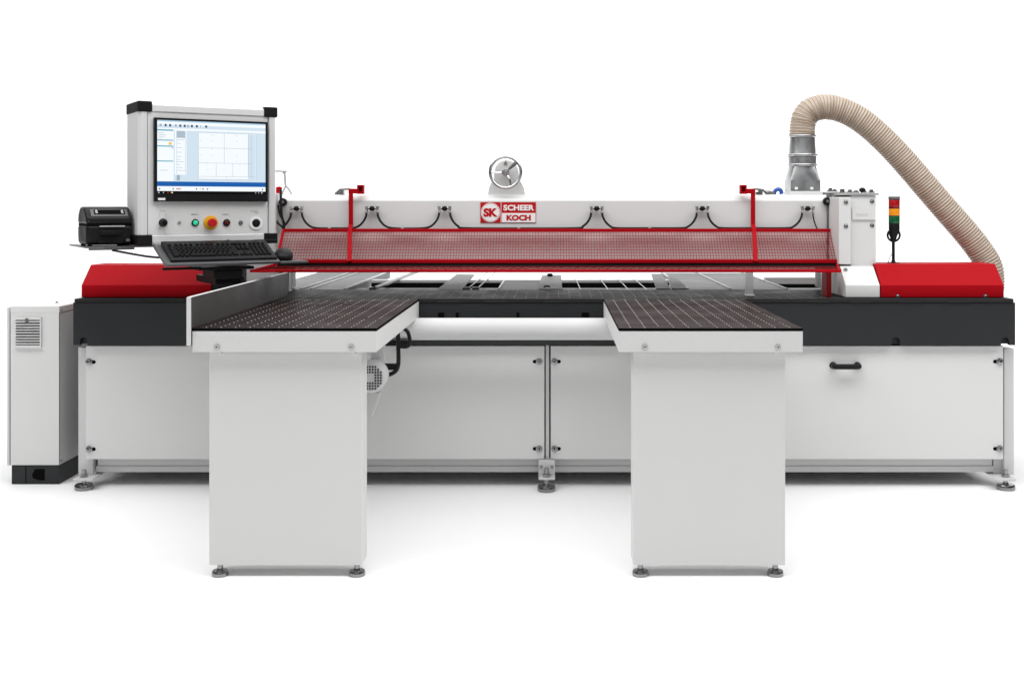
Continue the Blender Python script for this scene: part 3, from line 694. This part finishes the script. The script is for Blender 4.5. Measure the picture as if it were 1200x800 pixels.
# ================================================================== PRINTER, KEYBOARD, MOUSE, CABLES
def build_printer():
    T = CB @ Matrix.Translation((-.208, .060, -.0055))
    t = thing('label_printer', 'small black label printer on the shelf left of the console', 'printer', T)
    def o(name, b, m, par=t, bev=.002, **k): return obj(name, b, m, par, bev=bev, local=True, **k)
    W, D, H = .198, .215, .178
    for x in (.02, W-.02):
        for y in (.03, D-.03):
            b = MB(); b.cyl((x, y, 0), (x, y, .011), .011, .009, seg=12); o('rubber_foot', b, 'rubber', bev=0)
    prof = [(.014, .010), (.004, .03), (0, .06), (0, .125), (.006, .135), (.045, .17), (.058, H), (D-.05, H), (D-.012, .15), (D, .10), (D, .04), (D-.012, .012)]
    # lower case with a seam, upper cover
    lo = [(.014, .006), (0, .045), (0, .0955), (D, .0955), (D, .04), (D-.014, .006)]; up = [(0, .0975), (0, .128), (.048, .170), (.078, H), (D-.05, H), (D-.008, .145), (D, .0975)]
    b = MB(); b.prism(lo, 'x', 0, W); c = o('case', b, 'black', bev=.016, seg=5)
    b = MB(); b.prism([(p[0]+.004 if p[0] < .1 else p[0]-.004, p[1]) for p in ((0, .09), (0, .103), (D, .103), (D, .09))], 'x', .004, W-.004); o('seam', b, 'void', bev=0)
    b = MB(); b.prism(up, 'x', 0, W); u = o('top_cover', b, 'black', bev=.016, seg=5)
    # window recess in the top slope
    S1 = Vector((0, .000, .128)); d = Vector((0, .048, .042)).normalized(); n = Vector((0, -d.z, d.y))
    TT = Matrix(((1, d.x, n.x, S1.x), (0, d.y, n.y, S1.y), (0, d.z, n.z, S1.z), (0, 0, 0, 1)))
    b = MB(); b.box(.022, W-.018, .010, .058, -.004, .0016, TT); o('lit_slope', b, 'tray', u, bev=.0012)  # grey plate added to paint the light on the black slope
    b = MB(); b.box(.036, W-.030, .022, .052, -.004, .0032, TT); o('roll_window', b, 'void', u, bev=.001)
    for x in (.046, W-.042):
        b = MB(); b.ell(TT @ Vector((x, .037, .003)), .006, .005, .009); b.box(x-.004, x+.006, .026, .032, .001, .006, TT)
        o('roll_holder', b, 'alu', u, bev=.001)
    b = MB(); b.box(.055, W-.035, -.0035, .001, .0868, .0925); o('tear_bar', b, 'alu', c, bev=.001)
    b = MB(); b.prism([(.052, -.002), (.062, -.016), (.10, -.022), (.14, -.016), (.156, -.002)], 'z', .052, .071); o('paper_lip', b, 'black_soft', c, bev=.004, seg=3)
    b = MB(); b.box(.05, W-.04, -.002, .02, .012, .050); o('front_door', b, 'black_soft', c, bev=.004)
    b = MB(); b.mi = 0; b.box(W-.030, W-.012, -.0008, .006, .02, .032); o('release_button', b, 'grey', c, bev=.002)
build_printer()
def build_keyboard():
    T = CB @ Matrix.Translation((0, -.28, 1.1326-1.209)) @ Matrix.Rotation(math.radians(19.8), 4, 'X') @ Matrix.Translation((.078, .020, .0005))
    t = thing('keyboard', 'full size black keyboard on the tilted grey tray under the screen', 'keyboard', T)
    W, D = .475, .195
    b = MB(); b.prism([(0, 0), (D, 0), (D, .022), (D-.01, .024), (.01, .014), (0, .010)], 'x', 0, W); obj('case', b, 'black', t, bev=.004, seg=3, local=True)
    b = MB(); sl = .010/(D-.02); p = .0198
    def key(x0, x1, y0, y1):
        z = .014 + (y0-.01)*sl; g = .0016; i = .0025
        v = [(x0+g, y0+g, z-.002), (x1-g, y0+g, z-.002), (x1-g, y1-g, z-.002), (x0+g, y1-g, z-.002), (x0+g+i, y0+g+i, z+.008), (x1-g-i, y0+g+i, z+.008), (x1-g-i, y1-g-i*.5, z+.0095), (x0+g+i, y1-g-i*.5, z+.0095)]
        q = [b.bm.verts.new(c) for c in v]
        for f in ((4,5,6,7),(0,1,5,4),(1,2,6,5),(2,3,7,6),(3,0,4,7)): b._f([q[k] for k in f])
    x0, y0 = .014, .020
    rows = [[1.5, 1, 1.25, 6, 1.25, 1, 1.25, 1.5], [2.25] + [1]*10 + [2.5], [1.75] + [1]*11 + [2.0], [1.5] + [1]*12 + [1.25], [1]*13 + [1.75]]
    for r, ks in enumerate(rows):
        x = x0; k = 14.75*p/sum(ks)
        for w in ks: key(x, x+w*k, y0+r*p, y0+(r+1)*p); x += w*k
        xn = x0 + 15.0*p
        if r in (0, 3, 4):
            for i in range(3): key(xn+i*p, xn+(i+1)*p, y0+r*p, y0+(r+1)*p)
        if r == 1: key(xn+p, xn+2*p, y0+r*p, y0+(r+1)*p)
        xk = xn + 3.35*p
        for i in range(4): key(xk+i*p, xk+(i+1)*p, y0+r*p, y0+(r+1)*p)
    yf = y0 + 5.6*p
    for i in range(13):
        x = x0 + i*p*1.08 + (i > 0)*.008 + (i > 4)*.008 + (i > 8)*.008; key(x, x+p*.98, yf, yf+p*.85)
    for i in range(3): key(x0+15*p+i*p, x0+16*p+i*p, yf, yf+p*.85)
    for i in range(4): key(x0+18.35*p+i*p, x0+19.3*p+i*p, yf+.003, yf+p*.7)
    obj('keys', b, 'black_soft', t, bev=0, local=True, angle=20)
    b = MB(); q = [CB @ Vector(v) for v in ((.36, -.045, .006), (.42, -.035, .008), (.50, -.03, .012), (.55, -.028, .014), (.63, -.03, .012))]
    q = [T @ Vector((.30, D-.002, .015)), T @ Vector((.31, D+.015, .016))] + q
    b.tube(spline(q, 6), .0028, 8); obj('cable', b, 'rubber', t, bev=0)
build_keyboard()
def build_mouse():
    T = CB @ Matrix.Translation((.602, -.205, 1.1326-1.209)) @ Matrix.Rotation(math.radians(-18), 4, 'Z')
    t = thing('computer_mouse', 'black computer mouse on the right end of the keyboard tray', 'mouse', T)
    b = MB(); b.ell((0, 0, .020), .044, .064, .044, 28, 18, zmin=-.45)
    for v in b.bm.verts:
        k = (v.co.y + .064)/.128; v.co.z = .001 + v.co.z*(1.05 - .35*(1-k)) if v.co.z > .004 else .001
    obj('shell', b, 'black', t, bev=0, local=True, angle=60)
    b = MB(); b.cyl((-.004, .036, .046), (.004, .036, .046), .010, seg=16); obj('scroll_wheel', b, 'rubber', t, bev=0, local=True)
build_mouse()
b = MB(); b.tube(spline([CB @ Vector((-.10, .055, -.023)), CB @ Vector((-.07, .03, -.030)), CB @ Vector((.0, -.0, -.045)), CB @ Vector((.06, -.02, -.055)), CB @ Vector((.16, -.03, -.06)), CB @ Vector((.25, .05, -.03))], 8), .0052, 10)
o = obj('printer_cable', b, 'rubber', None, bev=0); o['label'] = 'black cable sagging from the printer shelf to the keyboard tray'; o['category'] = 'cable'

# ================================================================== SIGNAL TOWER
def build_tower():
    Y = .22; x = X(1047.8, Y); t = thing('signal_tower', 'stacked signal light, red over amber over green, on a black pole', 'signal light', (x, Y, 1.094))
    z = lambda py: Z(py, Y)
    def seg(name, m, a, c, r=.0283, bev=0):
        b = MB(); z0, z1 = z(c), z(a); b.lathe((x, Y, z0), (0,0,1), [(0, r*.97), (.0015, r), (z1-z0-.0015, r), (z1-z0, r*.97)], 32); obj(name, b, m, t, bev=0)
    seg('cap', 'grey', 230.3, 233.5, .0288); seg('red_lens', 'towred', 234.2, 243.4, .0278); seg('ring', 'black', 233.5, 234.2); seg('ring', 'black', 243.4, 244.6); seg('amber_lens', 'towamb', 244.6, 252.7, .0278); seg('ring', 'black', 252.7, 253.3)
    seg('green_lens', 'towgrn', 253.3, 261.6, .0278); seg('ring', 'black', 261.6, 262.4); seg('base', 'black', 262.4, 274, .0272)
    b = MB(); c = Vector((x-.006, Y-.012, z(275.5))); b.tube(arc(c, .031, 140, 400, 26), .0055, 10); b.lathe((x-.004, Y, z(283)), (0,0,1), [(0, .01), (.01, .014), (.03, .02), (.04, .024)], 20); obj('bracket', b, 'black', t, bev=0)
    b = MB(); b.cyl((x-.004, Y, 1.0945), (x-.004, Y, z(281)), .0078, seg=16); b.lathe((x-.004, Y, 1.0942), (0,0,1), [(0, .03), (.003, .03), (.004, .012), (.012, .009)], 24); obj('pole', b, 'black', t, bev=0)
    b = MB(); b.tube(spline([(x-.006, Y+.0, 1.15), (x-.02, Y, 1.125), (x-.03, Y, 1.098)], 6), .002, 6); obj('wire', b, 'alu', t, bev=0)
build_tower()

# ================================================================== EXTRACTION HOSE AND DUCT
def build_hose():
    Y = .55; cx = X(940.2, Y); z = lambda py: Z(py, Y); w = lambda px: px*(Y+CD)/F
    t = thing('extraction_hose', 'ribbed beige extraction hose arching from a sheet metal duct to the right red cover', 'hose', (cx, Y, 1.444))
    b = MB(); b.box(cx-w(17.8), cx+w(19.5), Y-.09, Y+.09, 1.4437, z(224.3)); obj('base_plate', b, 'white', t, bev=.003)
    # square to round transition
    b = MB(); zb, zr, zt = z(224.2), z(211.5), z(193.5); hw, r = w(17.2), w(15.6); n = 32
    def ring(zz, k):
        out = []
        for i in range(n):
            a = 2*PI*i/n + PI/4; cs, sn = math.cos(a), math.sin(a); q = hw/max(abs(cs), abs(sn))
            rr = q*(1-k) + r*k; out.append(b.bm.verts.new((cx + cs*rr, Y + sn*rr, zz)))
        return out
    R0, R1, R2 = ring(zb, 0), ring(zr, 0), ring(zt, 1)
    for A, B in ((R0, R1), (R1, R2)):
        for i in range(n): b._f([A[i], A[(i+1) % n], B[(i+1) % n], B[i]])
    b._f(R0[::-1]); b._f(R2)
    d = obj('duct', b, 'galv', t, bev=.001, angle=22)
    for px in (-11, 7):
        b = MB(); b.box(cx+w(px)-.008, cx+w(px)+.008, Y-hw-.006, Y-hw-.0005, z(222.5), z(219.5)); obj('duct_clip', b, 'paper', d, bev=.001)
    b = MB(); b.lathe((cx, Y, z(193.6)), (0,0,1), [(0, w(16)), (z(183)-z(193.6), w(16.2)), (z(181)-z(193.6), w(15.6)), (z(161)-z(193.6), w(14.6)), (z(157)-z(193.6), w(14.6))], 48); obj('duct_collar', b, 'galv', t, bev=0)
    for py, rr in ((193.5, 17.4), (182, 18), (159.8, 16.4)):
        b = MB(); b.tube(arc((cx, Y, z(py)), w(rr-1.2), 0, 352.5, 47, 'xy'), .0068, 10, closed=True)
        obj('clamp_ring', b, 'chrome', t, bev=0)
    pts = [P(a, c, Y - .05*max(0, (a-980)/180)) for a, c in ((940, 161), (940, 155), (941, 145), (943.5, 136.5), (951, 129), (965.5, 125.3), (984, 128.3), (1007, 139.8), (1031, 159.4), (1055, 184), (1080.5, 213.3), (1107, 244), (1132.5, 273.2), (1150, 296), (1158.5, 311), (1161, 324), (1161, 340))]
    path = spline(pts, 24)
    # resample evenly: four samples per rib
    step = .0037; out = [path[0]]; acc = 0
    for p, q in zip(path, path[1:]):
        L = (q-p).length; s = step - acc
        while s <= L: out.append(p.lerp(q, s/L)); s += step
        acc = (acc + L) % step if L else acc
    Rh = w(14.6)
    rf = lambda i: Rh + (.0036, .0010, -.0024, .0006)[i % 4] * (1 + .25*math.sin(i*.37))
    b = MB(); b.tube(out, Rh, 40, rf=rf, mf=lambda i: 1 if i % 4 == 0 else 0)
    obj('flexible_hose', b, ['beige', 'beige2'], t, bev=0, angle=80)
build_hose()

# ------------------------------------------------------------------ lamps, camera, render settings
def area(name, loc, target, sx, sy, power, col=(1, 1, 1)):
    L = bpy.data.lights.new(name, 'AREA'); L.shape = 'RECTANGLE'; L.size = sx; L.size_y = sy; L.energy = power; L.color = col
    o = bpy.data.objects.new(name, L); COL.objects.link(o); o.location = loc
    o.rotation_euler = (Vector(target) - Vector(loc)).to_track_quat('-Z', 'Y').to_euler()
    return o
area('overhead_softbox', (0, .8, 5.2), (0, .8, 0), 13, 6.5, 430)
area('strip_softbox', (0, -2.4, 5.2), (0, -2.1, 0), 13, 2.2, 430)
area('front_softbox', (-1.0, -8.5, 4.2), (0, 0, .6), 9, 4, 65)
area('backdrop_softbox', (0, 4.6, 5.6), (0, 9.5, 2.0), 16, 2.5, 760)
w = bpy.data.worlds.new('World'); S.world = w; w.use_nodes = True
w.node_tree.nodes['Background'].inputs[0].default_value = (1, 1, 1, 1); w.node_tree.nodes['Background'].inputs[1].default_value = .08
cam = bpy.data.cameras.new('Camera'); co = bpy.data.objects.new('Camera', cam); COL.objects.link(co)
co.location = (0, -CD, CH); co.rotation_euler = (PI/2, 0, 0)
cam.sensor_width = 36; cam.sensor_fit = 'HORIZONTAL'; cam.lens = 36*F/1200
cam.shift_x = (600-CX)/1200; cam.shift_y = -(400-CY)/1200
cam.clip_start = .05; cam.clip_end = 200
S.camera = co
S.view_settings.view_transform = 'Standard'; S.view_settings.look = 'None'; S.view_settings.exposure = 0; S.view_settings.gamma = 1
S.cycles.use_denoising = True; S.cycles.max_bounces = 8; S.cycles.caustics_reflective = False; S.cycles.caustics_refractive = False
